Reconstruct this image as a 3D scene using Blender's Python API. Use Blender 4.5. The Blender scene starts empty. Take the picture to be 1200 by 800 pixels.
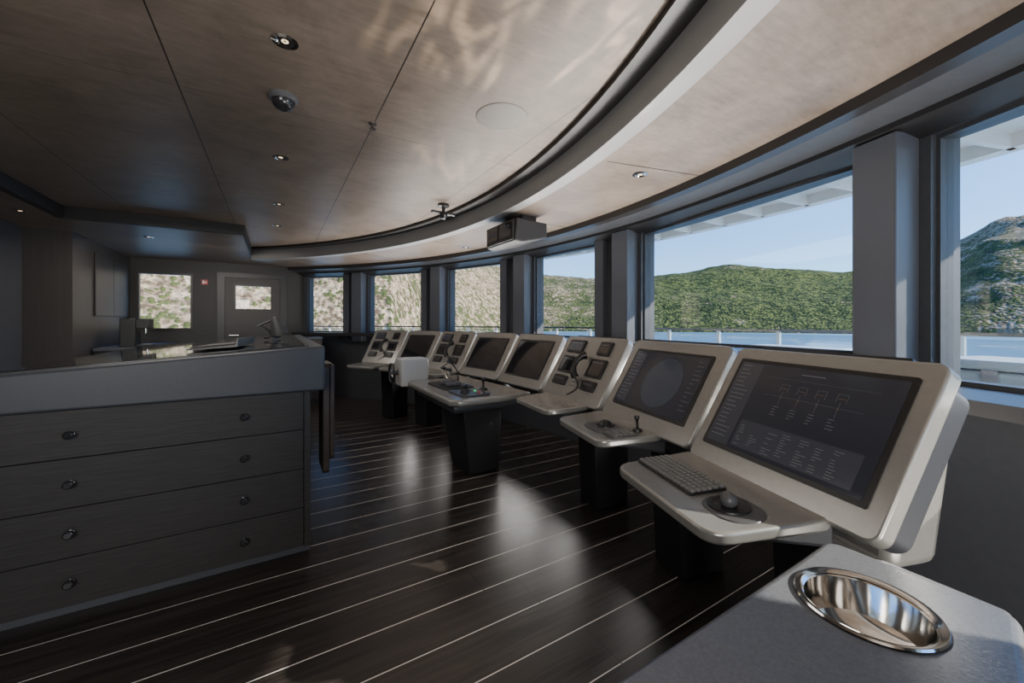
import bpy, bmesh, math, random
from mathutils import Vector, Matrix, noise
random.seed(4)
D=bpy.data; COL=bpy.context.scene.collection
rad=math.radians
CX,CY=-3.6,2.7      # centre of the curved bridge front
H=1.25              # eye height

# ---------------------------------------------------------------- materials
MC={}
def nt(name):
    m=D.materials.new(name); m.use_nodes=True
    return m,m.node_tree.nodes,m.node_tree.links,m.node_tree.nodes['Principled BSDF']
def mat(name,col,rough=.5,metal=0.,amt=0.,scale=(5,5,5),bump=0.,bdist=.002,emis=None,estr=0.,coat=0.,detail=4,spec=.5):
    if name in MC: return MC[name]
    m,n,l,b=nt(name)
    b.inputs['Base Color'].default_value=(*col,1); b.inputs['Roughness'].default_value=rough
    b.inputs['Metallic'].default_value=metal; b.inputs['Coat Weight'].default_value=coat
    b.inputs['Specular IOR Level'].default_value=spec
    tc=n.new('ShaderNodeTexCoord'); mp=n.new('ShaderNodeMapping'); mp.inputs['Scale'].default_value=scale
    l.new(tc.outputs['Object'],mp.inputs['Vector'])
    nz=n.new('ShaderNodeTexNoise'); nz.inputs['Scale'].default_value=1; nz.inputs['Detail'].default_value=detail
    l.new(mp.outputs['Vector'],nz.inputs['Vector'])
    cr=n.new('ShaderNodeValToRGB'); a=max(amt,.03)
    cr.color_ramp.elements[0].position=.3; cr.color_ramp.elements[1].position=.7
    cr.color_ramp.elements[0].color=(*[c*(1-a) for c in col],1); cr.color_ramp.elements[1].color=(*[min(1,c*(1+a)) for c in col],1)
    l.new(nz.outputs['Fac'],cr.inputs['Fac']); l.new(cr.outputs['Color'],b.inputs['Base Color'])
    if bump>0:
        bp=n.new('ShaderNodeBump'); bp.inputs['Strength'].default_value=bump; bp.inputs['Distance'].default_value=bdist
        l.new(nz.outputs['Fac'],bp.inputs['Height']); l.new(bp.outputs['Normal'],b.inputs['Normal'])
    if emis:
        b.inputs['Emission Color'].default_value=(*emis,1); b.inputs['Emission Strength'].default_value=estr
    MC[name]=m; return m

def mth(n,l,op,a,b=None,c=None):
    q=n.new('ShaderNodeMath'); q.operation=op
    for i,v in enumerate((a,b,c)):
        if v is None: continue
        if isinstance(v,(int,float)): q.inputs[i].default_value=v
        else: l.new(v,q.inputs[i])
    return q.outputs[0]
def mixc(n,l,f,a,b):
    q=n.new('ShaderNodeMix'); q.data_type='RGBA'
    for s,v in ((q.inputs['Factor'],f),(q.inputs['A'],a),(q.inputs['B'],b)):
        if isinstance(v,tuple): s.default_value=(*v,1)
        elif isinstance(v,(int,float)): s.default_value=v
        else: l.new(v,s)
    return q.outputs['Result']

def floor_mat():
    m,n,l,b=nt('wenge_planks')
    tc=n.new('ShaderNodeTexCoord'); sp=n.new('ShaderNodeSeparateXYZ'); l.new(tc.outputs['Object'],sp.inputs[0])
    yy=mth(n,l,'DIVIDE',sp.outputs['Y'],.205); fr=mth(n,l,'FRACT',yy); idd=mth(n,l,'FLOOR',yy)
    line=mth(n,l,'LESS_THAN',fr,.021)
    wn=n.new('ShaderNodeTexWhiteNoise'); wn.noise_dimensions='1D'; l.new(idd,wn.inputs['W'])
    xs=mth(n,l,'ADD',sp.outputs['X'],mth(n,l,'MULTIPLY',wn.outputs['Value'],2.4))
    xf=mth(n,l,'FRACT',mth(n,l,'DIVIDE',xs,2.4)); xj=mth(n,l,'LESS_THAN',xf,.0016)
    mp=n.new('ShaderNodeMapping'); mp.inputs['Scale'].default_value=(1.6,32,1); l.new(tc.outputs['Object'],mp.inputs['Vector'])
    nz=n.new('ShaderNodeTexNoise'); nz.inputs['Scale'].default_value=1; nz.inputs['Detail'].default_value=7; nz.inputs['Distortion'].default_value=1.2
    l.new(mp.outputs['Vector'],nz.inputs['Vector'])
    cr=n.new('ShaderNodeValToRGB'); cr.color_ramp.elements[0].position=.35; cr.color_ramp.elements[1].position=.75
    cr.color_ramp.elements[0].color=(.011,.009,.008,1); cr.color_ramp.elements[1].color=(.042,.033,.029,1)
    l.new(nz.outputs['Fac'],cr.inputs['Fac'])
    vv=mth(n,l,'ADD',mth(n,l,'MULTIPLY',wn.outputs['Value'],.4),.8)
    sc=n.new('ShaderNodeVectorMath'); sc.operation='SCALE'; l.new(cr.outputs['Color'],sc.inputs[0]); l.new(vv,sc.inputs['Scale'])
    c=mixc(n,l,line,sc.outputs[0],(.70,.66,.62)); c=mixc(n,l,xj,c,(.004,.003,.003))  # pale lines paint in the reflections along the plank bevels
    l.new(c,b.inputs['Base Color'])
    rr=mth(n,l,'ADD',mth(n,l,'MULTIPLY',nz.outputs['Fac'],.16),.24); rr=mth(n,l,'ADD',rr,mth(n,l,'MULTIPLY',line,.3)); l.new(rr,b.inputs['Roughness'])
    b.inputs['Specular IOR Level'].default_value=.55
    bp=n.new('ShaderNodeBump'); bp.inputs['Strength'].default_value=.2; bp.inputs['Distance'].default_value=.0015
    l.new(nz.outputs['Fac'],bp.inputs['Height']); l.new(bp.outputs['Normal'],b.inputs['Normal'])
    return m
def ceil_mat(name,joints=True):
    m,n,l,b=nt(name)
    tc=n.new('ShaderNodeTexCoord'); sp=n.new('ShaderNodeSeparateXYZ'); l.new(tc.outputs['Object'],sp.inputs[0])
    n1=n.new('ShaderNodeTexNoise'); n1.inputs['Scale'].default_value=3.0; n1.inputs['Detail'].default_value=12; n1.inputs['Roughness'].default_value=.72; n1.inputs['Distortion'].default_value=.5
    l.new(tc.outputs['Object'],n1.inputs['Vector'])
    mp=n.new('ShaderNodeMapping'); mp.inputs['Scale'].default_value=(6,26,5); l.new(tc.outputs['Object'],mp.inputs['Vector'])
    n2=n.new('ShaderNodeTexNoise'); n2.inputs['Scale'].default_value=1.5; n2.inputs['Detail'].default_value=10; n2.inputs['Roughness'].default_value=.7; l.new(mp.outputs['Vector'],n2.inputs['Vector'])
    f=mth(n,l,'ADD',mth(n,l,'MULTIPLY',n1.outputs['Fac'],.6),mth(n,l,'MULTIPLY',n2.outputs['Fac'],.4))
    cr=n.new('ShaderNodeValToRGB'); cr.color_ramp.elements[0].position=.34; cr.color_ramp.elements[1].position=.66
    cr.color_ramp.elements[0].color=(.110,.084,.065,1); cr.color_ramp.elements[1].color=(.245,.197,.160,1)
    l.new(f,cr.inputs['Fac']); c=cr.outputs['Color']
    if joints:
        xf=mth(n,l,'FRACT',mth(n,l,'DIVIDE',mth(n,l,'ADD',sp.outputs['X'],.370+8.13),.813))
        j=mth(n,l,'LESS_THAN',xf,.0065)
        yf=mth(n,l,'FRACT',mth(n,l,'DIVIDE',mth(n,l,'ADD',sp.outputs['Y'],10-2.25),2.5)); j2=mth(n,l,'LESS_THAN',yf,.0012)
        c=mixc(n,l,mth(n,l,'MAXIMUM',j,j2),c,(.012,.010,.009))
    l.new(c,b.inputs['Base Color'])
    l.new(mth(n,l,'ADD',mth(n,l,'MULTIPLY',f,.20),.30),b.inputs['Roughness'])
    b.inputs['Specular IOR Level'].default_value=.38
    bp=n.new('ShaderNodeBump'); bp.inputs['Strength'].default_value=.08; bp.inputs['Distance'].default_value=.003
    l.new(n1.outputs['Fac'],bp.inputs['Height']); l.new(bp.outputs['Normal'],b.inputs['Normal'])
    return m
def glass_mat(name='clear_window_glass',g=.05,tint=(.95,.97,.98)):
    m=D.materials.new(name); m.use_nodes=True; n=m.node_tree.nodes; l=m.node_tree.links; n.clear()
    o=n.new('ShaderNodeOutputMaterial'); t=n.new('ShaderNodeBsdfTransparent'); t.inputs[0].default_value=(*tint,1)
    gl=n.new('ShaderNodeBsdfGlossy'); gl.inputs['Roughness'].default_value=.02
    mx=n.new('ShaderNodeMixShader'); mx.inputs[0].default_value=g
    l.new(t.outputs[0],mx.inputs[1]); l.new(gl.outputs[0],mx.inputs[2]); l.new(mx.outputs[0],o.inputs[0]); return m
def hill_mat():
    m,n,l,b=nt('scrub_hillside'); b.inputs['Roughness'].default_value=.95; b.inputs['Specular IOR Level'].default_value=.1
    tc=n.new('ShaderNodeTexCoord'); at=n.new('ShaderNodeAttribute'); at.attribute_name='rocky'
    v=n.new('ShaderNodeTexVoronoi'); v.inputs['Scale'].default_value=.15; l.new(tc.outputs['Object'],v.inputs['Vector'])
    v2=n.new('ShaderNodeTexVoronoi'); v2.inputs['Scale'].default_value=.42; l.new(tc.outputs['Object'],v2.inputs['Vector'])
    vd=mth(n,l,'ADD',mth(n,l,'MULTIPLY',v.outputs['Distance'],.45),mth(n,l,'MULTIPLY',v2.outputs['Distance'],.55))
    n1=n.new('ShaderNodeTexNoise'); n1.inputs['Scale'].default_value=.03; n1.inputs['Detail'].default_value=10; n1.inputs['Roughness'].default_value=.66; l.new(tc.outputs['Object'],n1.inputs['Vector'])
    g=n.new('ShaderNodeValToRGB'); g.color_ramp.elements[0].color=(.215,.240,.065,1); g.color_ramp.elements[1].color=(.020,.034,.012,1)
    g.color_ramp.elements[0].position=.15; g.color_ramp.elements[1].position=.62; l.new(vd,g.inputs['Fac'])
    r=n.new('ShaderNodeValToRGB'); r.color_ramp.elements[0].color=(.11,.075,.046,1); r.color_ramp.elements[1].color=(.46,.36,.24,1)
    r.color_ramp.elements[0].position=.42; r.color_ramp.elements[1].position=.60
    n2=n.new('ShaderNodeTexNoise'); n2.inputs['Scale'].default_value=.26; n2.inputs['Detail'].default_value=10; n2.inputs['Roughness'].default_value=.7; l.new(tc.outputs['Object'],n2.inputs['Vector']); l.new(n2.outputs['Fac'],r.inputs['Fac'])
    dk=mth(n,l,'MINIMUM',mth(n,l,'MULTIPLY',at.outputs['Fac'],1.6),.8)
    gg=mixc(n,l,dk,g.outputs['Color'],(.040,.048,.022))
    vm=mth(n,l,'MULTIPLY',mth(n,l,'SUBTRACT',vd,.40),mth(n,l,'ADD',mth(n,l,'MULTIPLY',at.outputs['Fac'],2.6),.3))
    s=mth(n,l,'ADD',mth(n,l,'ADD',n1.outputs['Fac'],vm),mth(n,l,'MULTIPLY',mth(n,l,'SUBTRACT',at.outputs['Fac'],.5),.6))
    mr=n.new('ShaderNodeMapRange'); mr.inputs[1].default_value=.49; mr.inputs[2].default_value=.54; l.new(s,mr.inputs[0])
    c=mixc(n,l,mr.outputs[0],gg,r.outputs['Color']); l.new(c,b.inputs['Base Color'])
    bp=n.new('ShaderNodeBump'); bp.inputs['Strength'].default_value=.8; bp.inputs['Distance'].default_value=3
    l.new(mth(n,l,'SUBTRACT',1.0,vd),bp.inputs['Height']); l.new(bp.outputs['Normal'],b.inputs['Normal'])
    return m

FLOOR=floor_mat(); CEIL=ceil_mat('taupe_leather_ceiling'); SOFF=ceil_mat('taupe_leather_soffit',False)
GLASS=glass_mat(); HILL=hill_mat()
OAK=mat('dark_oak_veneer',(.032,.029,.028),.5,amt=.3,scale=(3,3,120),bump=.4,bdist=.002,detail=8,spec=.35)
OAKX=mat('dark_oak_drawer',(.032,.030,.0295),.48,amt=.22,scale=(8,3,170),bump=.4,bdist=.002,detail=8,spec=.35)
OAKV=mat('dark_oak_upright',(.048,.042,.038),.45,amt=.10,scale=(90,90,3),bump=.2,bdist=.002,detail=8)
LEATH=mat('slate_leather',(.060,.064,.075),.40,amt=.08,scale=(120,120,120),bump=.12,bdist=.001,spec=.4)
LEATH2=mat('slate_wall_leather',(.052,.055,.064),.45,amt=.08,scale=(30,30,30),bump=.1,bdist=.001)
FARW=mat('umber_side_wall_panel',(.036,.034,.034),.5,amt=.08,scale=(30,30,30))
DARK=mat('charcoal_wall_panel',(.011,.0115,.013),.5,amt=.1,scale=(20,20,20),spec=.3)
DTRIM=mat('dark_bronze_trim',(.022,.021,.022),.35,amt=.05)
LTRIM=mat('satin_grey_trim',(.27,.265,.26),.42,metal=.1,amt=.04)
POST=mat('grey_post_paint',(.082,.088,.107),.36,amt=.05)
BEIGE=mat('satin_grey_console_paint',(.325,.318,.298),.26,metal=.5,amt=.04,scale=(40,40,40))
CSIDE=mat('dark_grey_console_paint',(.032,.034,.040),.4,amt=.05)
BLACK=mat('black_plastic',(.012,.012,.013),.35,amt=.1)
BGLASS=mat('black_display_glass',(.014,.014,.018),.05,amt=.05,coat=.5)
SCRB=mat('lit_navy_display',(.02,.022,.030),.10,amt=.05,emis=(.10,.11,.15),estr=.07)
SCRP=mat('dim_panel_display',(.03,.03,.04),.15,emis=(.30,.32,.38),estr=.05)
SCRT=mat('display_line_glow',(.05,.05,.05),.3,emis=(.75,.78,.82),estr=.10)
SCRO=mat('display_orange_glow',(.06,.04,.02),.3,emis=(.9,.45,.12),estr=.10)
STEEL=mat('polished_steel',(.72,.70,.67),.10,metal=1,amt=.03)
KNOB=mat('black_knob_lacquer',(.02,.02,.022),.18,amt=.05)
KEYM=mat('grey_key_plastic',(.20,.20,.195),.5,amt=.05)
WHITE=mat('white_gelcoat',(.88,.88,.86),.35,amt=.03)
PBLUE=mat('pale_blue_grey_cover',(.42,.52,.60),.6,amt=.05)
TEAK=mat('pale_teak_deck',(.62,.55,.46),.6,amt=.15,scale=(30,3,3))
RED=mat('red_sign_enamel',(.5,.03,.03),.4)
BROWN=mat('brown_leather',(.045,.033,.027),.45,amt=.15,scale=(30,30,30))
GREYP=mat('grey_plastic',(.09,.09,.095),.4,amt=.05)
OVERH=mat('dark_grey_overhead_shell',(.026,.026,.028),.5,amt=.05,spec=.3)
SPK=mat('speaker_grille_cloth',(.25,.23,.21),.7,amt=.1,scale=(200,200,200))
GREEN=mat('green_lamp_glow',(.05,.3,.1),.4,emis=(.1,.8,.3),estr=.6)
LENS=mat('warm_lamp_lens',(.8,.7,.5),.3,emis=(1,.78,.5),estr=1.5)

# ---------------------------------------------------------------- helpers
def meta(o,label=None,category=None,group=None,kind=None):
    if label:o['label']=label
    if category:o['category']=category
    if group:o['group']=group
    if kind:o['kind']=kind
    return o
def empty(name,loc=(0,0,0),rz=0,**k):
    o=D.objects.new(name,None); o.location=loc; o.rotation_euler=(0,0,rz); o.empty_display_size=.1
    COL.objects.link(o); return meta(o,**k)
def fin(name,bm,m,parent=None,loc=(0,0,0),rot=(0,0,0),bev=0,seg=2,smooth=True,**k):
    bmesh.ops.recalc_face_normals(bm,faces=bm.faces)
    me=D.meshes.new(name); bm.to_mesh(me); bm.free()
    if smooth:
        for p in me.polygons:p.use_smooth=True
        me.set_sharp_from_angle(angle=rad(35))
    me.materials.append(m)
    o=D.objects.new(name,me); COL.objects.link(o); o.location=loc; o.rotation_euler=rot
    if parent:o.parent=parent
    if bev>0:
        b=o.modifiers.new('bevel','BEVEL'); b.width=bev; b.segments=seg; b.limit_method='ANGLE'; b.angle_limit=rad(40)
        b.harden_normals=False
    return meta(o,**k)
def addbox(bm,x0,x1,y0,y1,z0,z1):
    vs=[bm.verts.new(p) for p in ((x0,y0,z0),(x1,y0,z0),(x1,y1,z0),(x0,y1,z0),(x0,y0,z1),(x1,y0,z1),(x1,y1,z1),(x0,y1,z1))]
    for f in ((0,3,2,1),(4,5,6,7),(0,1,5,4),(1,2,6,5),(2,3,7,6),(3,0,4,7)): bm.faces.new([vs[i] for i in f])
def box(name,b,m,**k):
    bm=bmesh.new(); addbox(bm,*b); return fin(name,bm,m,**k)
def boxes(name,bl,m,**k):
    bm=bmesh.new()
    for b in bl: addbox(bm,*b)
    return fin(name,bm,m,**k)
def prism(bm,pts,axis,a,b):
    def P(p,q):
        return {'x':(q,p[0],p[1]),'y':(p[0],q,p[1]),'z':(p[0],p[1],q)}[axis]
    A=[bm.verts.new(P(p,a)) for p in pts]; B=[bm.verts.new(P(p,b)) for p in pts]
    n=len(pts); bm.faces.new(A[::-1]); bm.faces.new(B)
    for i in range(n): bm.faces.new((A[i],A[(i+1)%n],B[(i+1)%n],B[i]))
def prismo(name,pts,axis,a,b,m,**k):
    bm=bmesh.new(); prism(bm,pts,axis,a,b); return fin(name,bm,m,**k)
def rr(w,h,r,n=6,cx=0,cy=0):
    pts=[]
    for sx,sy,a0 in ((1,1,0),(-1,1,90),(-1,-1,180),(1,-1,270)):
        for i in range(n+1):
            a=rad(a0+90*i/n); pts.append((cx+sx*(w/2-r)+r*math.cos(a),cy+sy*(h/2-r)+r*math.sin(a)))
    return pts
def roundpoly(P,r,n=6):
    out=[]; k=len(P)
    for i in range(k):
        a=Vector(P[i-1]);b=Vector(P[i]);c=Vector(P[(i+1)%k]); u=(a-b).normalized(); v=(c-b).normalized()
        p=b+u*r; q=b+v*r
        for j in range(n+1):
            t=j/n; out.append(tuple(p*(1-t)**2+b*2*t*(1-t)+q*t*t))
    return out
def slab(name,w,h,t,r,m,cx=0,cy=0,z=0,**k):
    bm=bmesh.new(); prism(bm,rr(w,h,r,6,cx,cy),'z',z-t,z); return fin(name,bm,m,**k)
def lathe(name,prof,m,seg=40,**k):
    bm=bmesh.new(); rings=[]
    for r,z in prof:
        if r<1e-6: rings.append([bm.verts.new((0,0,z))])
        else: rings.append([bm.verts.new((r*math.cos(2*math.pi*i/seg),r*math.sin(2*math.pi*i/seg),z)) for i in range(seg)])
    for A,B in zip(rings,rings[1:]):
        for i in range(seg):
            j=(i+1)%seg
            if len(A)==1 and len(B)==1: continue
            if len(A)==1: bm.faces.new((A[0],B[i],B[j]))
            elif len(B)==1: bm.faces.new((A[i],B[0],A[j]))
            else: bm.faces.new((A[i],B[i],B[j],A[j]))
    return fin(name,bm,m,**k)
def tube(name,pts,r,m,seg=12,closed=False,**k):
    bm=bmesh.new(); P=[Vector(p) for p in pts]; n=len(P); R=r if isinstance(r,(list,tuple)) else [r]*n; rings=[]
    up=Vector((0,0,1))
    for i,p in enumerate(P):
        if closed: t=(P[(i+1)%n]-P[i-1]).normalized()
        else: t=(P[min(i+1,n-1)]-P[max(i-1,0)]).normalized()
        a=t.cross(up)
        if a.length<.05: a=t.cross(Vector((1,0,0)))
        a.normalize(); c=t.cross(a)
        rings.append([bm.verts.new(p+R[i]*(math.cos(2*math.pi*j/seg)*a+math.sin(2*math.pi*j/seg)*c)) for j in range(seg)])
    pr=list(zip(rings,rings[1:]))
    if closed: pr.append((rings[-1],rings[0]))
    for A,B in pr:
        for j in range(seg): bm.faces.new((A[j],A[(j+1)%seg],B[(j+1)%seg],B[j]))
    if not closed: bm.faces.new(rings[0][::-1]); bm.faces.new(rings[-1])
    return fin(name,bm,m,**k)
def polar(r,ph): return (CX+r*math.cos(rad(ph)),CY+r*math.sin(rad(ph)))
LIM=5.0
def sweep(bm,prof,p0,p1,n):
    rings=[]
    for i in range(n+1):
        ph=p0+(p1-p0)*i/n; s=abs(math.sin(rad(ph)))
        ring=[]
        for r,z in prof:
            rr_=min(r,LIM/s) if s>1e-4 else r
            x,y=polar(rr_,ph); ring.append(bm.verts.new((x,y,z)))
        rings.append(ring)
    k=len(prof)
    for A,B in zip(rings,rings[1:]):
        for j in range(k): bm.faces.new((A[j],A[(j+1)%k],B[(j+1)%k],B[j]))
    bm.faces.new(rings[0][::-1]); bm.faces.new(rings[-1])
def sweepo(name,prof,p0,p1,m,n=None,**k):
    bm=bmesh.new(); sweep(bm,prof,p0,p1,n or max(2,int((p1-p0)/2))); return fin(name,bm,m,**k)
def rect(r0,r1,z0,z1): return [(r0,z0),(r1,z0),(r1,z1),(r0,z1)]
S=dict(kind='structure')
TN=[0]
def tname():
    TN[0]+=1; return 'trim_%d'%TN[0]

PH0,PH1=-51.0,50.6
YF,YN=7.7,-2.3
XA=-2.15
# ---------------------------------------------------------------- room shell
bm=bmesh.new(); pts=[(XA,YN),(CX+6.3*math.cos(rad(PH0)),YN)]+[polar(6.42,PH0+(PH1-PH0)*i/50) for i in range(51)]+[(.45,YF),(XA,YF)]
prism(bm,pts,'z',-.08,0); fin('floor',bm,FLOOR,smooth=False,label='dark wenge plank floor with pale bevel highlights painted along the seams',category='floor',**S)
bm=bmesh.new(); prism(bm,pts,'z',2.3,2.36); fin('ceiling',bm,CEIL,smooth=False,label='mottled taupe leather ceiling panels',category='ceiling',**S)

ZT=2.035
windows=[(43.6,50.0,1.09),(29.5,39.3,1.09),(15.6,24.9,1.09),(1.8,10.5,1.09),(-17.5,-3.2,1.09),(-33.0,-20.3,1.0),(-48.,-37.,1.0)]
gaps=[]; srt=sorted(windows); e=PH0
for a,b,zs in srt: gaps.append((e,a)); e=b
gaps.append((e,PH1))
bm=bmesh.new(); sweep(bm,rect(6.34,6.5,0,1.0),PH0,PH1,60); sweep(bm,rect(6.34,6.5,ZT,2.36),PH0,PH1,60)
for a,b in gaps: sweep(bm,rect(6.34,6.5,1.0,ZT),a,b,max(1,int((b-a)/2)))
for a,b,zs in windows:
    if zs>1.0: sweep(bm,rect(6.34,6.5,1.0,zs),a,b,6)
fin('wall_forward',bm,LEATH2,label='curved charcoal window wall of the bridge',category='wall',**S)
for i,(a,b,ZS) in enumerate(windows):
    A=Vector((*polar(6.40,a),0)); B=Vector((*polar(6.40,b),0)); L=(B-A).length; ang=math.atan2(B.y-A.y,B.x-A.x)
    t=.018
    w=boxes('window_%d'%(i+1),[(0,t,-.03,.03,ZS,ZT),(L-t,L,-.03,.03,ZS,ZT),(t,L-t,-.03,.03,ZS,ZS+t),(t,L-t,-.03,.03,ZT-t,ZT)],LEATH2,loc=(A.x,A.y,0),rot=(0,0,ang),
        label='large clear bridge window in a dark frame',category='window',**S)
    box('glass_pane',(t,L-t,-.004,.004,ZS+t,ZT-t),GLASS,parent=w)
# post casings, doubled either side of the widest mullion
for a,b in gaps[1:-1]:
    wd=min(1.75,(b-a)-1.2)
    c0=a+.35; c1=c0+wd
    sweepo(tname(),rect(6.21,6.34,.95,2.06),c0,c1,POST,n=1,smooth=False,bev=.006,label='slate grey window post casing',category='post',group='window post casings',**S)
    if b-a>3.6:
        sweepo(tname(),rect(6.29,6.34,.95,2.05),b-1.15,b-.1,POST,n=1,smooth=False,bev=.004,label='narrow slate grey window jamb casing',category='post',group='window jamb casings',**S)
sweepo(tname(),rect(6.02,6.34,1.04,1.09),-18.3,PH1,DTRIM,n=60,label='dark window sill ledge',category='sill',**S)
sweepo(tname(),rect(6.02,6.34,.95,1.0),PH0,-18.3,DTRIM,n=30,label='dark window sill ledge below the tall window',category='sill',**S)
# header trims
sweepo(tname(),[(5.95,2.10),(6.02,2.10),(6.02,2.16),(5.95,2.16)],PH0,PH1,DTRIM,n=60,label='dark curved ceiling edge trim',category='trim',**S)
sweepo(tname(),[(6.02,2.130),(6.2,2.095),(6.2,2.16),(6.02,2.16)],PH0,PH1,LEATH2,n=60,label='slate curved header band',category='trim',**S)
sweepo(tname(),[(6.2,2.07),(6.34,2.035),(6.34,2.16),(6.2,2.16)],PH0,PH1,DTRIM,n=60,label='dark curved window header',category='trim',**S)
# soffit ring + light edge trim + dark cove
sweepo(tname(),rect(5.26,5.97,2.15,2.3),PH0,PH1,SOFF,n=60,label='lowered taupe leather soffit along the windows',category='soffit',**S)
sweepo(tname(),[(5.16,2.16),(5.168,2.143),(5.26,2.143),(5.26,2.3),(5.16,2.3)],PH0,50.1,LTRIM,n=60,label='satin grey curved ceiling rib',category='trim',**S)
sweepo(tname(),rect(5.06,5.16,2.272,2.3),PH0,50.1,DTRIM,n=60,label='dark curved cove strip',category='trim',**S)
for ph in (-25.4,-12,2,16,30,43):
    sweepo(tname(),rect(5.3,5.95,2.1485,2.151),ph,ph+.05,BLACK,n=1,label='thin dark panel joint',category='joint',group='soffit panel joints',**S)
ZL=2.2; YS=5.12; XS=-1.65
bm=bmesh.new()
prism(bm,[(-2.15,YS),(-.3,YS),(-.3,YF),(-2.15,YF)],'z',ZL,2.3)
prism(bm,[(-2.15,YN),(XS,YN),(XS,YS),(-2.15,YS)],'z',ZL,2.3)
prism(bm,[(-.3,6.66),(.45,7.58),(.45,YF),(-.3,YF)],'z',ZL,2.3)
fin(tname(),bm,SOFF,label='lowered taupe leather soffit around the raised ceiling',category='soffit',smooth=False,**S)
boxes(tname(),[(XS,XS+.02,YN,YS-.02,ZL-.004,2.3),(XS,-.3,YS-.02,YS,ZL-.004,2.3),(-.3,-.28,YS-.02,6.62,ZL-.004,2.3),
   (XS-.03,XS,YN,YS,ZL-.006,ZL),(XS-.03,-.28,YS,YS+.025,ZL-.006,ZL)],mat('dark_bronze_edge',(.026,.025,.026),.5,amt=.05,spec=.3),label='dark stepped trim around the raised ceiling',category='trim',smooth=False,**S)

# far wall with door and window openings
wx0,wx1=-1.725,-1.08; dx0,dx1=-.72,.11
boxes('wall_side',[(XA-.1,wx0,YF,YF+.14,0,2.3),(wx0,wx1,YF,YF+.14,0,1.14),(wx0,wx1,YF,YF+.14,2.0,2.3),(wx1,dx0,YF,YF+.14,0,2.3),(dx0,dx1,YF,YF+.14,2.0,2.3),(dx1,.5,YF,YF+.14,0,2.3)],
   FARW,smooth=False,label='umber panelled side wall with doorway',category='wall',**S)
w=boxes('window_8',[(wx0,wx0+.03,YF-.02,YF+.06,1.14,2.0),(wx1-.03,wx1,YF-.02,YF+.06,1.14,2.0),(wx0+.03,wx1-.03,YF-.02,YF+.06,1.14,1.17),(wx0+.03,wx1-.03,YF-.02,YF+.06,1.97,2.0)],DTRIM,smooth=False,label='square side window beside the door',category='window',**S)
box('glass_pane',(wx0+.03,wx1-.03,YF+.02,YF+.03,1.17,1.97),GLASS,parent=w)
d=boxes('door_1',[(dx0+.003,dx1-.003,YF+.0,YF+.05,.003,1.47),(dx0+.003,-.55,YF,YF+.05,1.47,1.85),(-.06,dx1-.003,YF,YF+.05,1.47,1.85),(dx0+.003,dx1-.003,YF,YF+.05,1.85,1.998)],
   mat('taupe_door_panel',(.048,.043,.040),.45,amt=.1),smooth=False,label='dark taupe side door with a small rectangular window',category='door',**S)
boxes('door_frame',[(dx0-.06,dx0+.035,YF-.03,YF-.001,0,1.975),(dx1-.035,dx1+.06,YF-.03,YF-.001,0,1.975),(dx0-.06,dx1+.06,YF-.03,YF-.001,1.975,2.05)],DTRIM,parent=d,smooth=False)
boxes('window_frame',[(-.57,-.545,YF-.012,YF+.05,1.45,1.87),(-.065,-.04,YF-.012,YF+.05,1.45,1.87),(-.545,-.065,YF-.012,YF+.05,1.45,1.475),(-.545,-.065,YF-.012,YF+.05,1.845,1.87)],DTRIM,parent=d,smooth=False)
box('glass_pane',(-.545,-.065,YF+.02,YF+.026,1.475,1.845),GLASS,parent=d)
tube('handle',[(-.62,YF,1.05),(-.62,YF-.05,1.05),(-.50,YF-.05,1.05)],.011,STEEL,parent=d)
boxes('wall_aft',[(XA-.12,XA,YN,5.84,0,2.3)],LEATH2,smooth=False,label='slate leather aft wall',category='wall',**S)
boxes('wall_cabinet',[(XA-.12,-1.8,5.84,YF,0,ZL)],OAKV,smooth=False,label='dark oak clad wall block',category='wall',**S)
boxes('wall_near',[(XA-.12,.5,YN-.12,YN,0,2.3)],LEATH2,smooth=False,label='slate leather side wall',category='wall',**S)
cup=empty('wall_cupboard',(-1.798,7.0,1.33),label='flush dark oak wall cupboard with two plain doors',category='cupboard')
box('body',(0,.006,-.6,.6,0,.74),DARK,parent=cup,smooth=False)
for y0 in (-.595,.003): 
    dd=box('door',(.006,.014,y0,y0+.592,.005,.735),OAKV,parent=cup,bev=.001)
co=empty('counter_cabinet',(-1.775,6.95,0),label='low dark counter cabinet under the side window',category='cabinet')
box('body',(0,.5,-.65,.7,.06,.92),OAK,parent=co,smooth=False)
box('worktop',(0,.53,-.68,.72,.92,.96),LEATH,parent=co,bev=.006)
box('plinth',(0,.45,-.62,.7,0,.06),BLACK,parent=co)
for y0 in (-.63,.04): box('door',(.5,.518,y0,y0+.63,.09,.9),OAKX,parent=co,bev=.003)
cm=empty('coffee_machine',(-1.45,6.45,.96),label='black coffee machine with steel spout',category='coffee machine')
boxes('body',[(-.12,.02,-.12,.12,0,.34),(.02,.14,-.12,.12,.22,.34),(.02,.15,-.12,.12,0,.03)],BLACK,parent=cm,bev=.008)
tube('spout',[(.09,0,.22),(.09,0,.16)],.012,STEEL,parent=cm)
sg=box('fire_sign',(-.98,-.90,YF-.006,YF,1.84,1.92),RED,label='small red fire equipment sign on the dark wall',category='sign')
boxes('pictogram',[(-.965,-.945,YF-.009,YF-.0062,1.855,1.905),(-.935,-.915,YF-.009,YF-.0062,1.865,1.89)],WHITE,parent=sg)

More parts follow.
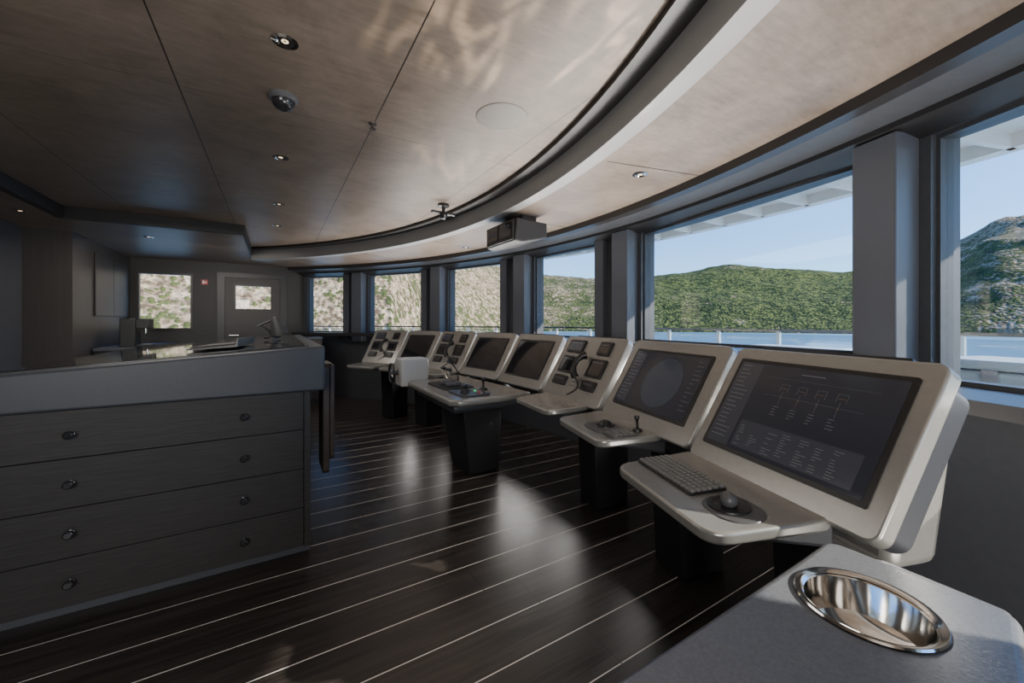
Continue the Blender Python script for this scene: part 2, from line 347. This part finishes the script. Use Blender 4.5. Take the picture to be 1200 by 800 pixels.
# ---------------------------------------------------------------- exterior
bm=bmesh.new()
LIM=99
sweep(bm,rect(6.52,8.0,-.12,-.04),-60,62,60); fin('side_deck',bm,TEAK,label='pale teak walkway around the bridge',category='deck',kind='structure')
bm=bmesh.new(); sweep(bm,rect(6.52,7.65,2.33,2.42),-60,62,60)
for i in range(42): 
    ph=-58+i*2.9; sweep(bm,rect(6.52,7.6,2.25,2.33),ph,ph+.25,1)
sweep(bm,rect(7.55,7.65,2.25,2.33),-60,62,60); sweep(bm,rect(7.0,7.04,2.28,2.33),-60,62,60)
fin('roof_overhang',bm,WHITE,label='white ribbed roof overhang outside the windows',category='roof',kind='structure')
rl=empty('deck_railing',(0,0,-.04),label='white railing with glass panels round the walkway',category='railing')
bm=bmesh.new(); sweep(bm,rect(7.86,7.91,1.20,1.225),-58,60,60); fin('top_rail',bm,STEEL,parent=rl)
bm=bmesh.new(); sweep(bm,rect(7.88,7.892,.1,1.18),-58,60,60); fin('glass_panel',bm,glass_mat('pale_railing_glass',.18,(.84,.92,.96)),parent=rl)
for i in range(25):
    x,y=polar(7.885,-56+i*4.6)
    tube('post',[(x,y,0),(x,y,1.20)],.020,WHITE,parent=rl)
for ph,wd in ((-18.2,.5),(-8.6,.7)):
    x,y=polar(7.38,ph)
    dl=empty('deck_locker',(x,y,-.04),rad(ph-90),label='pale blue deck locker standing on the outer walkway',category='locker',group='deck lockers')
    slab('body',wd,.42,1.03,.05,PBLUE,z=1.03,parent=dl,bev=.015); slab('lid',wd+.03,.45,.05,.05,PBLUE,z=1.09,parent=dl,bev=.015)
    box('latch',(-.03,.03,-.232,-.21,.98,1.04),STEEL,parent=dl)
LIM=5.0
# sea and hills
bm=bmesh.new(); addbox(bm,-3000,3000,-3000,3000,-9,-8)
SEA=mat('calm_sea_water',(.19,.33,.42),.35,amt=.15,scale=(.05,.05,.05),bump=.4,bdist=.5,detail=8)
fin('sea',bm,SEA,smooth=False,label='calm blue green bay water',category='sea',kind='structure')
tab=[(-60,.10),(-20,.12),(0,.15),(4,.175),(7,.165),(11,.128),(15,.10),(18.6,.10),(24,.113),(30,.124),(36,.118),(40,.115),(46,.104),(55,.12),(60,.145),(68,.20),(80,.33),(110,.33),(150,.2)]
tabr=[(-60,.2),(-5,.2),(3,.24),(7,.22),(11,.12),(18,.05),(40,.08),(52,.24),(60,.40),(75,.45),(150,.45)]
def interp(t,x):
    for (a,p),(b,q) in zip(t,t[1:]):
        if x<=b: u=(x-a)/(b-a); u=u*u*(3-2*u); return p+(q-p)*u
    return t[-1][1]
bm=bmesh.new(); lay=bm.verts.layers.float.new('rocky'); NA,NR=480,56; g=[]
for i in range(NA+1):
    az=-60+210*i/NA; e=interp(tab,az); ro=interp(tabr,az); row=[]
    near=420 if az<55 else max(190,420-(az-55)*11)
    far=near*1.9
    for j in range(NR+1):
        t=j/NR; r=near+(far-near)*t
        x=r*math.cos(rad(az)); y=r*math.sin(rad(az))
        hmax=e*far
        h=hmax*(1-(1-t)**1.5)
        nn=noise.fractal(Vector((x*.009,y*.009,1.3)),1.0,2.1,6)
        n2=noise.fractal(Vector((x*.05,y*.05,5.)),1.0,2.1,4)
        h+=(nn*.16*hmax*(t**.6)*(1-t*.6))+n2*hmax*.022*(t**.3)
        z=-8.5+h+8.5*t+ (0 if j else -2)
        top=1.3*max(0,t-.5) if az<13 else 0
        v=bm.verts.new((x,y,z)); v[lay]=max(0,ro+.14*nn+top); row.append(v)
    g.append(row)
for i in range(NA):
    for j in range(NR): bm.faces.new((g[i][j],g[i+1][j],g[i+1][j+1],g[i][j+1]))
h=fin('hillside',bm,HILL,label='scrub covered rocky coastal hills across the bay',category='hill',kind='structure')

# ---------------------------------------------------------------- chart table
ct=empty('chart_table',(0,0,0),label='dark oak chart table with drawers and slate leather top',category='table')
Y0=2.42; Y1=4.9
box('carcass',(-1.05,.165,Y0+.02,Y1-.03,.03,.876),OAK,parent=ct,smooth=False)
box('plinth',(-1.05,.165,Y0+.012,Y1-.03,0,.03),LEATH,parent=ct,smooth=False)
zs=[.876,.668,.455,.243,.034]
for k in range(4):
    dr=box('drawer',(-1.045,.132,Y0,Y0+.02,zs[k+1]+.0015,zs[k]-.0015),OAKX,parent=ct,bev=.0015)
    for kx in (-.752,-.135):
        kz=(zs[k]+zs[k+1])/2
        lathe('knob',[(0,.034),(.012,.034),(.017,.030),(.018,.024),(.015,.018),(.008,.014),(.007,.002),(.013,0),(0,0)],KNOB,seg=24,parent=dr,loc=(kx,Y0,kz),rot=(rad(90),0,0))
box('end_panel',(.135,.165,Y0-.002,Y0+.02,.03,.876),OAKX,parent=ct,smooth=False)
prismo('apron',[(-1.05,.878),(.235,.878),(.235,1.122),(-1.05,1.035)],'y',Y0-.03,Y1,LEATH,parent=ct,bev=.012,seg=3)
sl=math.atan(.087/1.285)
gt=slab('glass_top',1.14,2.30,.006,.03,BGLASS,parent=ct,loc=(-.425,3.64,1.0785+.0055),rot=(0,-sl,0))
slab('screen_frame',1.18,2.36,.004,.04,DTRIM,parent=ct,loc=(-.425,3.64,1.0795+.001),rot=(0,-sl,0))
fl=empty('folding_flap',(.24,2.55,0),label='brown leather folded flap hanging on the chart table end',category='flap')
prismo('panel',rr(.26,.64,.03,5,.12,.68),'x',.0,.035,BROWN,parent=fl,bev=.004)
prismo('cover',rr(.24,.56,.03,5,.11,.72),'x',.037,.062,BROWN,parent=fl,bev=.004)
box('hinge_bar',(-.004,.05,.02,.24,.985,1.005),BLACK,parent=fl)
# desk lamp
lp=empty('desk_lamp',(-.02,3.75,1.122),label='dark desk lamp with conical shade and black arm',category='lamp')
lathe('base',[(0,0),(.06,0),(.06,.012),(.02,.02),(0,.02)],BLACK,parent=lp)
tube('arm',[(0,0,.01),(-.02,0,.06),(-.06,0,.10),(-.10,0,.10),(-.04,0,.13),(.0,0,.15)],.008,BLACK,parent=lp)
lathe('lamp_shade',[(0,.06),(.02,.06),(.03,.05),(.065,-.09),(.060,-.09),(.026,.045),(0,.05)],mat('dark_grey_shade',(.04,.04,.042),.5,amt=.05),parent=lp,loc=(.03,0,.12),rot=(0,rad(-15),0))
dh=empty('document_holder',(-.28,3.0,1.102),label='dark tilted document holder with brown pad',category='holder')
prismo('ledge',[(-.12,0),(.12,.0),(.13,.045),(.12,.05),(.11,.012),(-.12,.008)],'y',-.2,.25,BLACK,parent=dh,rot=(0,-sl,rad(-8)))
prismo('pad',[(-.11,.010),(.10,.014),(.10,.02),(-.11,.016)],'y',-.18,.23,mat('dark_brown_pad',(.03,.022,.018),.5,amt=.1),parent=dh,rot=(0,-sl,rad(-8)))

# ---------------------------------------------------------------- consoles
ALF=rad(59.4)
def console(px,py,ang,w,label,kind,shelf=None,ped=True,group='bridge consoles'):
    c=empty('control_console',(px,py,0),rad(ang-90),label=label,category='console',group=group)
    F=dict(parent=c,loc=(0,0,.74),rot=(ALF,0,0))
    slab('housing',w,.485,.05,.032,BEIGE,cy=.235,bev=.007,seg=3,**F)
    slab('rear_shell',w-.03,.45,.09,.04,CSIDE,cy=.228,z=-.049,bev=.012,**F)
    box('vent_strip',(-w*.36,w*.36,.476,.490,-.042,-.012),BLACK,bev=.004,**F)
    prismo('lower_fairing',[(.12,.62),(.28,.62),(.34,.92),(.28,.97),(.12,.74)],'x',-w/2+.05,w/2-.05,BEIGE if kind=='engine' else CSIDE,parent=c,bev=.03,seg=3)
    if ped:
        prismo('pedestal',[(.18,.0),(.44,.0),(.44,.78),(.14,.78)],'x',-.10,.10,DARK,parent=c,bev=.01)
    def quadmesh(name,qs,m,par,z):
        bm=bmesh.new()
        for x0,x1,y0,y1 in qs:
            vs=[bm.verts.new(p) for p in ((x0,y0,z),(x1,y0,z),(x1,y1,z),(x0,y1,z))]; bm.faces.new(vs)
        return fin(name,bm,m,parent=par,smooth=False)
    def screen(sw,sh,cy,m,cx=0,name='screen'):
        bz=slab(name,sw,sh,.004,.008,BLACK,cx=cx,cy=cy,z=.004,**F)
        slab('display_panel',sw-.03,sh-.03,.002,.004,m,cx=cx,cy=cy,z=.0052,parent=bz)
        return bz
    if kind=='engine':
        s=screen(w-.09,.365,.245,SCRB); X=(w-.12)/2
        quadmesh('side_menu',[(-X,-X+.10,.08,.41)],SCRP,s,.0062)
        q=[]
        for r in range(18): q+= [(-X+.012,-X+.012+random.uniform(.03,.07),.398-r*.017,.3995-r*.017)]
        o_=[]
        for k in range(4):
            x=-.07+k*.062
            q+=[(x,x+.030,.345,.3457),(x,x+.0008,.318,.345),(x+.0292,x+.030,.318,.345),(x+.014,x+.0148,.27,.318)]
            o_+=[(x+.004,x+.026,.330,.3312),(x+.011,x+.018,.296,.2972)]
            for r in range(4): q.append((x+.002,x+random.uniform(.012,.026),.262-r*.010,.2634-r*.010))
        q+=[(-.12,.20,.300,.3005),(-.02,.06,.388,.3903),(-.14,.22,.366,.3664)]
        quadmesh('screen_graphics',q,SCRT,s,.0064); quadmesh('gauge_accents',o_,SCRO,s,.0066)
        quadmesh('table_block',[(-.16,X-.03,.09,.19)],SCRP,s,.0061)
        q=[]
        cols=[-.15,-.10,-.04,.01,.07,.12,.17]
        for r in range(10):
            for x in cols:
                if random.random()<.8: q.append((x,x+random.uniform(.012,.034),.098+r*.0088,.0993+r*.0088))
        quadmesh('table_text',q,SCRT,s,.0065)
    elif kind in('radar','screen'):
        s=screen(w-.13,.345,.245,SCRB if kind=='radar' else BGLASS); X=(w-.16)/2
        if kind=='radar':
            bm=bmesh.new(); bmesh.ops.create_circle(bm,cap_ends=True,segments=64,radius=.135)
            fin('radar_disc',bm,mat('radar_navy',(.02,.025,.035),.10,emis=(.16,.19,.26),estr=.10),parent=s,loc=(.03,.245,.0062),smooth=False)
            bm=bmesh.new()
            for R in (.135,.09,.045):
                A=[bm.verts.new((R*math.cos(i*math.pi/32),R*math.sin(i*math.pi/32),0)) for i in range(64)]
                B=[bm.verts.new(((R-.0007)*math.cos(i*math.pi/32),(R-.0007)*math.sin(i*math.pi/32),0)) for i in range(64)]
                for i in range(64): bm.faces.new((A[i],A[(i+1)%64],B[(i+1)%64],B[i]))
            fin('radar_rings',bm,SCRP,parent=s,loc=(.03,.245,.0066),smooth=False)
            quadmesh('side_menu',[(-X,-X+.09,.10,.39)],SCRP,s,.0061)
            quadmesh('screen_graphics',[(-X+.01,-X+.01+random.uniform(.03,.07),.378-r*.02,.3795-r*.02) for r in range(14)]+[(X-.06,X-.06+random.uniform(.02,.05),.378-r*.022,.3795-r*.022) for r in range(12)],SCRT,s,.0064)
        elif kind=='screen':
            quadmesh('screen_graphics',[(-X+.02,X-.02,.395,.397)],SCRP,s,.0062)
    else:
        for (cx,cy,sw,sh,mm) in ((-.17,.39,.20,.10,SCRP),(.17,.39,.13,.10,BGLASS),(-.18,.245,.17,.13,BGLASS),(.17,.245,.17,.13,BGLASS),(-.18,.12,.17,.07,BLACK),(.17,.12,.15,.07,BLACK)):
            k=w/.70
            pn=slab('instrument_panel',sw*k,sh,.012,.008,BLACK,cx=cx*k,cy=cy,z=.012,bev=.002,**F)
            slab('display_panel',(sw-.03)*k,sh-.03,.002,.003,mm,cx=cx*k,cy=cy,z=.0135,parent=pn)
            quadmesh('screen_graphics',[((cx-sw/2+.025)*k,(cx+sw/2-.03)*k,cy+sh/2-.028,cy+sh/2-.0255)],SCRT,pn,.0142)
        for r in range(2):
            for q in range(4):
                slab('button',.014,.010,.006,.002,KEYM,cx=-.045+q*.03,cy=.10+r*.03,z=.007,**F)
        hs=tube('handset',[(.03,.15,.03),(.02,.17,.05),(.012,.21,.062),(.012,.26,.062),(.02,.30,.05),(.03,.32,.03)],[.028,.024,.014,.014,.024,.028],BLACK,seg=14,**F)
        cd=[]
        for i in range(50):
            t=i/49; cd.append((.03+.10*math.sin(t*3.1)+.006*math.cos(i*1.6),.15-.13*t,.03+.02*math.sin(t*3)+.006*math.sin(i*1.6)))
        tube('cord',cd,.0035,BLACK,seg=6,**F)
    if shelf:
        x0,x1,y0=shelf; sd=.04-y0
        P=roundpoly([(x0+.02,y0),(x1-.03,y0),(x1,.04),(x0-.01,.04)],.065)
        sh=prismo('shelf',P,'z',-.034,0,BEIGE,parent=c,loc=(0,0,.742),rot=(rad(3),0,0),bev=.009,seg=4)
        prismo('shelf_underside',[(y0+.05,-.037),(.08,-.037),(.08,-.11),(y0+.18,-.064)],'x',x0+.04,x1-.05,CSIDE,parent=c,loc=(0,0,.738),bev=.012)
        return c,sh
    return c,None
def P2(ph,r=5.307): return polar(r,ph)

c,sh=console(1.293,.655,-18.5,.665,'satin grey console with engine monitoring screen, keyboard and trackball','engine',shelf=(-.33,.225,-.33))
kb=slab('keyboard',.30,.13,.008,.008,BLACK,parent=sh,cx=-.150,cy=-.175,z=.008,bev=.002)
k0=None
for r in range(6):
    for q in range(15):
        if k0 is None:
            k0=slab('key',.0150,.0150,.007,.002,KEYM,parent=kb,bev=.001); kk=k0
        else:
            kk=k0.copy(); COL.objects.link(kk); kk.parent=kb
        kk.location=(-.150-.139+q*.0198,-.175-.051+r*.0203,.014)
tp=slab('trackball_recess',.165,.14,.004,.068,mat('trackball_recess_grey',(.075,.075,.077),.3,amt=.04),parent=sh,cx=.10,cy=-.18,z=.003,bev=.002)
lathe('trackball_dish',[(.056,.003),(.055,.007),(.050,.0075),(.044,.005),(.034,.0035),(.0,.0035)],BLACK,parent=tp,loc=(.085,-.18,0))
bb=lathe('trackball',[(.022*math.sin(rad(a)),.020+.022*math.cos(rad(a))) for a in range(0,150,12)],GREYP,parent=tp,loc=(.085,-.18,-.002))
x,y=P2(-14.8)
c,sh=console(x,y,-14.5,.70,'satin grey console with radar display and trackball shelf','radar',shelf=(-.35,.17,-.29))
tp=slab('trackball_plate',.17,.15,.006,.03,GREYP,parent=sh,cx=-.05,cy=-.155,z=.006,bev=.002)
lathe('trackball',[(0,.036),(.012,.034),(.024,.026),(.030,.012),(.045,.010),(.047,.004),(0,.004)],BLACK,parent=tp,loc=(-.05,-.145,0))
kp=slab('keypad',.11,.12,.008,.006,GREYP,parent=sh,cx=.09,cy=-.155,z=.008,bev=.002)
for r in range(4):
    for q in range(4): slab('key',.016,.016,.006,.003,KEYM,parent=kp,cx=.09-.036+q*.024,cy=-.155-.039+r*.026,z=.013)
lathe('joystick',[(0,.075),(.010,.072),(.012,.062),(.006,.05),(.006,.015),(.02,.01),(.022,.002),(0,.002)],BLACK,seg=20,parent=sh,loc=(.08,-.05,0))
x,y=P2(-6.9)
c,sh=console(x,y,-6.9,.68,'satin grey console with instrument modules and black handset','panels',shelf=(-.28,.24,-.27))
x,y=P2(.6)
console(x,y,1.5,.63,'satin grey console with dark display above the helm desk','screen',ped=False)
x,y=P2(7.7)
console(x,y,9,.63,'satin grey console with dark display beside the helm desk','screen',ped=False)
x,y=P2(14.5)
console(x,y,16,.58,'satin grey console with instrument modules and handset','panels',shelf=(-.25,.25,-.24))
x,y=P2(21)
console(x,y,23,.58,'satin grey console with dark display','screen',shelf=(-.25,.25,-.28))
x,y=P2(27.5)
console(x,y,30,.58,'satin grey console with instrument modules at the end','panels',shelf=(-.25,.25,-.30))

# helm desk
hd=empty('helm_desk',(1.35,3.0,0),label='satin grey helm desk with levers on a dark pedestal',category='desk')
prismo('desk_top',[(-.36,-.54),(-.30,-.60),(.02,-.60),(.29,-.56),(.21,.62),(.05,.60),(0,.46),(-.32,.46),(-.36,.40)],'z',.69,.735,BEIGE,parent=hd,bev=.016,seg=3)
prismo('desk_underside',[(-.31,-.50),(.27,-.50),(.20,.56),(.07,.54),(.02,.41),(-.29,.41)],'z',.62,.69,CSIDE,parent=hd,bev=.03,seg=3)
bm=bmesh.new()
lo=[(0,-.08,0),(.28,-.08,0),(.28,.28,0),(0,.28,0)]; hi=[(-.10,-.18,.62),(.26,-.18,.62),(.24,.32,.62),(-.10,.32,.62)]
A=[bm.verts.new(p) for p in lo]; B=[bm.verts.new(p) for p in hi]; bm.faces.new(A[::-1]); bm.faces.new(B)
for i in range(4): bm.faces.new((A[i],A[(i+1)%4],B[(i+1)%4],B[i]))
fin('pedestal',bm,DARK,parent=hd,bev=.015)
pn=slab('throttle_panel',.26,.40,.010,.03,BLACK,parent=hd,cx=-.12,cy=.02,z=.745,bev=.003)
for yy in (-.06,.06):
    lv=boxes('throttle_base',[(-.19,-.07,yy-.03,yy+.03,.745,.775)],GREYP,parent=pn,bev=.008)
    tube('lever',[(-.13,yy,.77),(-.16,yy,.84),(-.165,yy,.87)],[.008,.008,.014],STEEL,parent=lv)
    tube('grip',[(-.165,yy-.03,.875),(-.165,yy+.03,.875)],.014,BLACK,parent=lv)
p2=slab('steering_panel',.22,.30,.010,.03,CSIDE,parent=hd,cx=-.14,cy=-.38,z=.745,bev=.003)
lathe('tiller_knob',[(0,.06),(.02,.058),(.026,.045),(.022,.03),(.03,.012),(.034,0),(0,0)],BLACK,seg=24,parent=p2,loc=(-.17,-.38,.745))
for i in range(6): lathe('button',[(0,.012),(.009,.011),(.010,0),(0,0)],[KEYM,RED,KEYM,GREEN,KEYM,KEYM][i],seg=16,parent=p2,loc=(-.09,-.49+i*.035,.745))
for i in range(4): lathe('button',[(0,.012),(.009,.011),(.010,0),(0,0)],KEYM,seg=16,parent=pn,loc=(-.03,-.12+i*.05,.745))
tube('microphone',[(.05,.25,.735),(.04,.25,.82),(-.02,.24,.90),(-.06,.23,.91)],[.006,.005,.005,.011],BLACK,parent=hd)
js=lathe('joystick',[(0,.10),(.014,.095),(.018,.08),(.008,.06),(.008,.02),(.03,.012),(.035,0),(0,0)],BLACK,seg=20,parent=hd,loc=(.02,-.30,.735))
# steering stand
ss=empty('steering_unit',(1.10,3.64,0),label='pale grey steering unit box with small black wheel',category='steering unit')
slab('casing',.26,.22,.25,.03,mat('pale_grey_enamel',(.42,.42,.41),.35,amt=.03),z=.92,parent=ss,bev=.012,seg=3)
box('bracket',(.10,.27,-.05,.05,.675,.71),CSIDE,parent=ss)
WR=.085
ring=[(-.19,WR*math.cos(2*math.pi*i/32),.79+WR*math.sin(2*math.pi*i/32)) for i in range(32)]
wh=tube('wheel',ring,.010,BLACK,closed=True,parent=ss)
tube('hub',[(-.20,0,.79),(-.12,0,.79)],[.026,.02],GREYP,parent=wh)
for i in range(3):
    a=2*math.pi*i/3+math.pi/2; tube('spoke',[(-.19,0,.79),(-.19,WR*math.cos(a),.79+WR*math.sin(a))],.006,STEEL,parent=wh)

# side cabinet beyond the last console
sc=empty('corner_cabinet',(.42,6.98,0),label='dark oak corner cabinet below the window',category='cabinet')
box('body',(-.28,.20,-.25,.22,.05,1.0),OAK,parent=sc,smooth=False)
box('top_board',(-.29,.21,-.27,.23,1.0,1.03),LEATH,parent=sc,bev=.005)
box('plinth',(-.26,.18,-.23,.20,0,.05),BLACK,parent=sc)
box('door',(-.27,.19,-.268,-.25,.08,.98),OAKX,parent=sc,bev=.003)

# ---------------------------------------------------------------- near cabinet with cup bowl
nc=empty('armrest_cabinet',(0,0,0),label='slate leather topped cabinet with recessed steel bowl',category='cabinet')
z1=.75; bx,by,br=.893,.272,.089
base=[(.16,.395),(1.10,.402),(1.098,.125),(.16,-.04)]
PO=roundpoly(base,.035,8)
m_=len(PO)
def hit(a):
    ca,sa=math.cos(a),math.sin(a); best=None
    for i in range(m_):
        x1_,y1_=PO[i]; x2_,y2_=PO[(i+1)%m_]; ex,ey=x2_-x1_,y2_-y1_; den=ca*ey-sa*ex
        if abs(den)<1e-9: continue
        t=((x1_-bx)*ey-(y1_-by)*ex)/den; s=((x1_-bx)*sa-(y1_-by)*ca)/den
        if t>0 and -1e-6<=s<=1+1e-6 and (best is None or t<best): best=t
    return best
angs=sorted([2*math.pi*i/72+.003 for i in range(72)]+[math.atan2(q-by,p-bx)%(2*math.pi) for p,q in PO])
bm=bmesh.new(); I=[];O=[];I2=[];O2=[]
for a in angs:
    ca,sa=math.cos(a),math.sin(a); t=hit(a)
    O.append(bm.verts.new((bx+t*ca,by+t*sa,z1))); I.append(bm.verts.new((bx+br*ca,by+br*sa,z1)))
    O2.append(bm.verts.new((bx+t*ca,by+t*sa,z1-.12))); I2.append(bm.verts.new((bx+br*ca,by+br*sa,z1-.12)))
n=len(angs)
for i in range(n):
    j=(i+1)%n
    bm.faces.new((I[i],O[i],O[j],I[j])); bm.faces.new((O[i],O2[i],O2[j],O[j])); bm.faces.new((I[i],I[j],I2[j],I2[i])); bm.faces.new((I2[i],I2[j],O2[j],O2[i]))
PALE=mat('grey_slate_leather_top',(.135,.141,.155),.34,amt=.16,scale=(190,190,190),bump=.35,bdist=.0015)
fin('padded_top',bm,PALE,parent=nc,bev=.016,seg=4)
prismo('body',roundpoly([(.18,.375),(1.075,.38),(1.073,.15),(.18,-.02)],.03),'z',.04,z1-.12,LEATH2,parent=nc)
prismo('plinth',roundpoly([(.20,.355),(1.05,.36),(1.05,.17),(.20,0)],.03),'z',0,.04,BLACK,parent=nc)
prismo('side_step',roundpoly([(1.08,.36),(1.16,.33),(1.15,.14),(1.08,.13)],.02),'z',.05,.725,PALE,parent=nc,bev=.01)
lathe('bowl',[(.089,0),(.094,.004),(.101,.005),(.103,.002),(.101,0),(.094,.001),(.087,-.004),(.084,-.025),(.074,-.058),(.054,-.072),(.0,-.075)],STEEL,seg=96,parent=nc,loc=(bx,by,z1+.001),label='polished steel recessed bowl')

# ---------------------------------------------------------------- ceiling fittings
def downlight(x,y,z,s=1):
    o=lathe('downlight',[(.042*s,0),(.045*s,-.004),(.030*s,-.006),(.024*s,-.001),(.024*s,.0)],STEEL,seg=32,loc=(x,y,z),label='small round chrome ceiling downlight',category='light',group='ceiling downlights')
    lathe('lamp_lens',[(0,-.0015),(.023*s,-.0015),(.023*s,-.0005),(0,-.0005)],BLACK,seg=24,parent=o)
    lathe('reflector',[(.006*s,-.003),(.012*s,-.003),(.012*s,-.002),(.006*s,-.002)],LENS,seg=20,parent=o)
for (x,y,z) in ((.031,1.69,2.3),(.03,2.89,2.3),(.03,4.04,2.3),(.02,4.94,2.3),(1.894,1.637,2.15),(1.95,4.3,2.15),(-1.2,5.8,ZL),(-1.85,5.0,ZL),(1.1,5.7,2.3)): downlight(x,y,z)
dc=empty('dome_camera',(.032,2.11,2.3),label='dark dome camera with steel collar on the ceiling',category='camera')
lathe('collar',[(0,0),(.062,0),(.062,-.012),(.05,-.022),(0,-.022)],GREYP,parent=dc)
lathe('dome',[(.048,-.02),(.046,-.035),(.034,-.055),(.018,-.064),(0,-.067)],KNOB,parent=dc)
sp=lathe('ceiling_speaker',[(0,-.008),(.118,-.008),(.130,-.004),(.132,0),(0,0)],SPK,seg=64,loc=(.99,1.743,2.3),label='round flat grey ceiling speaker',category='speaker')
spk=empty('sprinkler',(.44,2.15,2.3),label='small brass sprinkler head on the ceiling',category='sprinkler')
lathe('collar',[(0,0),(.022,0),(.02,-.006),(0,-.006)],BROWN,seg=20,parent=spk)
lathe('head',[(.007,-.006),(.007,-.025),(.016,-.03),(.016,-.033),(0,-.033)],BROWN,seg=20,parent=spk)
mp=empty('ceiling_bracket',(1.28,3.3,2.3),label='black swivel bracket hanging from the ceiling edge',category='bracket')
lathe('mount',[(0,0),(.05,0),(.05,-.02),(.015,-.03),(.015,-.07),(0,-.07)],BLACK,seg=24,parent=mp)
tube('arm',[(-.11,0,-.075),(.11,.02,-.075)],.014,BLACK,parent=mp)
lathe('swivel',[(0,-.07),(.03,-.075),(.035,-.10),(.02,-.13),(0,-.135)],BLACK,seg=20,parent=mp)
od=empty('overhead_display',(1.80,2.9,0),label='dark grey overhead instrument box with small dark display',category='display')
prismo('casing',[(-.17,1.91),(-.10,1.895),(.15,1.96),(.15,2.08),(-.15,2.095)],'y',-.24,.24,OVERH,parent=od,bev=.012,seg=3)
fb=box('front_panel',(-.18,-.165,-.225,.225,1.92,2.08),BLACK,parent=od,bev=.004)
for yy in (-.11,.11):
    q=box('display_panel',(-.184,-.180,yy-.09,yy+.09,1.95,2.06),BGLASS,parent=fb)
boxes('screen_graphics',[(-.187,-.1842,.04+.03*i,.055+.03*i,1.99,2.03) for i in range(5)]+[(-.187,-.1842,-.18,-.06,2.0+.02*i,2.004+.02*i) for i in range(3)],SCRP,parent=fb)
boxes('bracket',[(-.04,.10,-.15,.15,2.07,2.15)],DTRIM,parent=od)

# ---------------------------------------------------------------- light
w=D.worlds.new('sky'); bpy.context.scene.world=w; w.use_nodes=True; n=w.node_tree.nodes; l=w.node_tree.links
sk=n.new('ShaderNodeTexSky'); sk.sky_type='NISHITA'; sk.sun_disc=False; sk.sun_elevation=rad(38); sk.sun_rotation=rad(140); sk.air_density=1.1; sk.dust_density=.2; sk.ozone_density=5
tn=n.new('ShaderNodeVectorMath'); tn.operation='MULTIPLY'; tn.inputs[1].default_value=(.72,.97,1.25); l.new(sk.outputs[0],tn.inputs[0])
l.new(tn.outputs[0],n['Background'].inputs[0]); n['Background'].inputs[1].default_value=.40
def light(name,typ,loc,tgt,energy,col,**k):
    ld=D.lights.new(name,typ); ld.energy=energy; ld.color=col
    for a,v in k.items(): setattr(ld,a,v)
    o=D.objects.new(name,ld); COL.objects.link(o); o.location=loc
    d=Vector(tgt)-Vector(loc); o.rotation_euler=d.to_track_quat('-Z','Y').to_euler(); return o
az=rad(-48); el=rad(28)
light('sun_light','SUN',(20*math.cos(az),20*math.sin(az),14),(20*math.cos(az)-math.cos(el)*math.cos(az),20*math.sin(az)-math.cos(el)*math.sin(az),14-math.sin(el)),14,(1,.92,.80),angle=rad(.6))
light('aft_fill_light','AREA',(-1.7,-1.6,1.5),(1.4,2.0,1.0),90,(1,.97,.93),shape='RECTANGLE',size=2.2,size_y=1.2)  # unseen fill added behind the camera to lift the room
light('low_upward_fill','AREA',(1.0,-1.0,.15),(1.0,1.0,2.3),120,(1,.95,.88),shape='RECTANGLE',size=1.6,size_y=1.2)  # unseen upward fill added near the floor to brighten the ceiling
light('overhead_fill_light','AREA',(-.6,3.6,2.24),(-.6,3.6,0),26,(1,.93,.86),shape='RECTANGLE',size=1.2,size_y=2.4)  # unseen downward fill added above the chart table
light('far_corner_fill','AREA',(-.9,5.9,2.17),(-.9,6.6,0),28,(1,.92,.84),shape='RECTANGLE',size=1.2,size_y=1.0)  # unseen fill added to brighten the far end
for ph in (-17,-8,1,10,19,28):
    x,y=polar(5.98,ph); tx,ty=polar(4.6,ph)
    light('hidden_console_fill','AREA',(x,y,.80),(tx,ty,2.2),34,(1,.96,.91),shape='RECTANGLE',size=.7,size_y=.25)  # unseen uplights added behind the consoles to brighten soffit and ceiling
def glint(loc,tgt,e,size,sc):  # added spot imitating reflected sun glints on the ceiling, streaked by noise
    o=light('added_glint_spot','SPOT',loc,tgt,e,(1,.86,.66),spot_size=rad(size),spot_blend=.6,shadow_soft_size=.01)
    ld=o.data; ld.use_nodes=True; n=ld.node_tree.nodes; l=ld.node_tree.links; em=[q for q in n if q.type=='EMISSION'][0]
    tc=n.new('ShaderNodeTexCoord'); mp=n.new('ShaderNodeMapping'); mp.inputs['Scale'].default_value=sc; mp.inputs['Rotation'].default_value=(0,0,rad(25))
    nz=n.new('ShaderNodeTexNoise'); nz.inputs['Scale'].default_value=1; nz.inputs['Detail'].default_value=2; nz.inputs['Distortion'].default_value=1.2
    mr=n.new('ShaderNodeMapRange'); mr.inputs[1].default_value=.50; mr.inputs[2].default_value=.64; mr.inputs[3].default_value=.02; mr.inputs[4].default_value=3.0
    l.new(tc.outputs['Normal'],mp.inputs['Vector']); l.new(mp.outputs['Vector'],nz.inputs['Vector']); l.new(nz.outputs['Fac'],mr.inputs[0]); l.new(mr.outputs[0],em.inputs['Strength'])
glint((2.0,1.1,1.2),(.80,1.2,2.3),150,30,(5,26,5))
glint((2.2,2.2,1.2),(1.15,2.4,2.3),110,26,(5,26,5))

# ---------------------------------------------------------------- camera
cd=D.cameras.new('camera'); cam=D.objects.new('camera',cd); COL.objects.link(cam)
cd.sensor_width=36; cd.lens=13.8; cd.shift_y=-22/1200; cd.clip_start=.02; cd.clip_end=6000
cam.location=(0,0,H); cam.rotation_euler=(rad(90),0,rad(-31.1)); bpy.context.scene.camera=cam
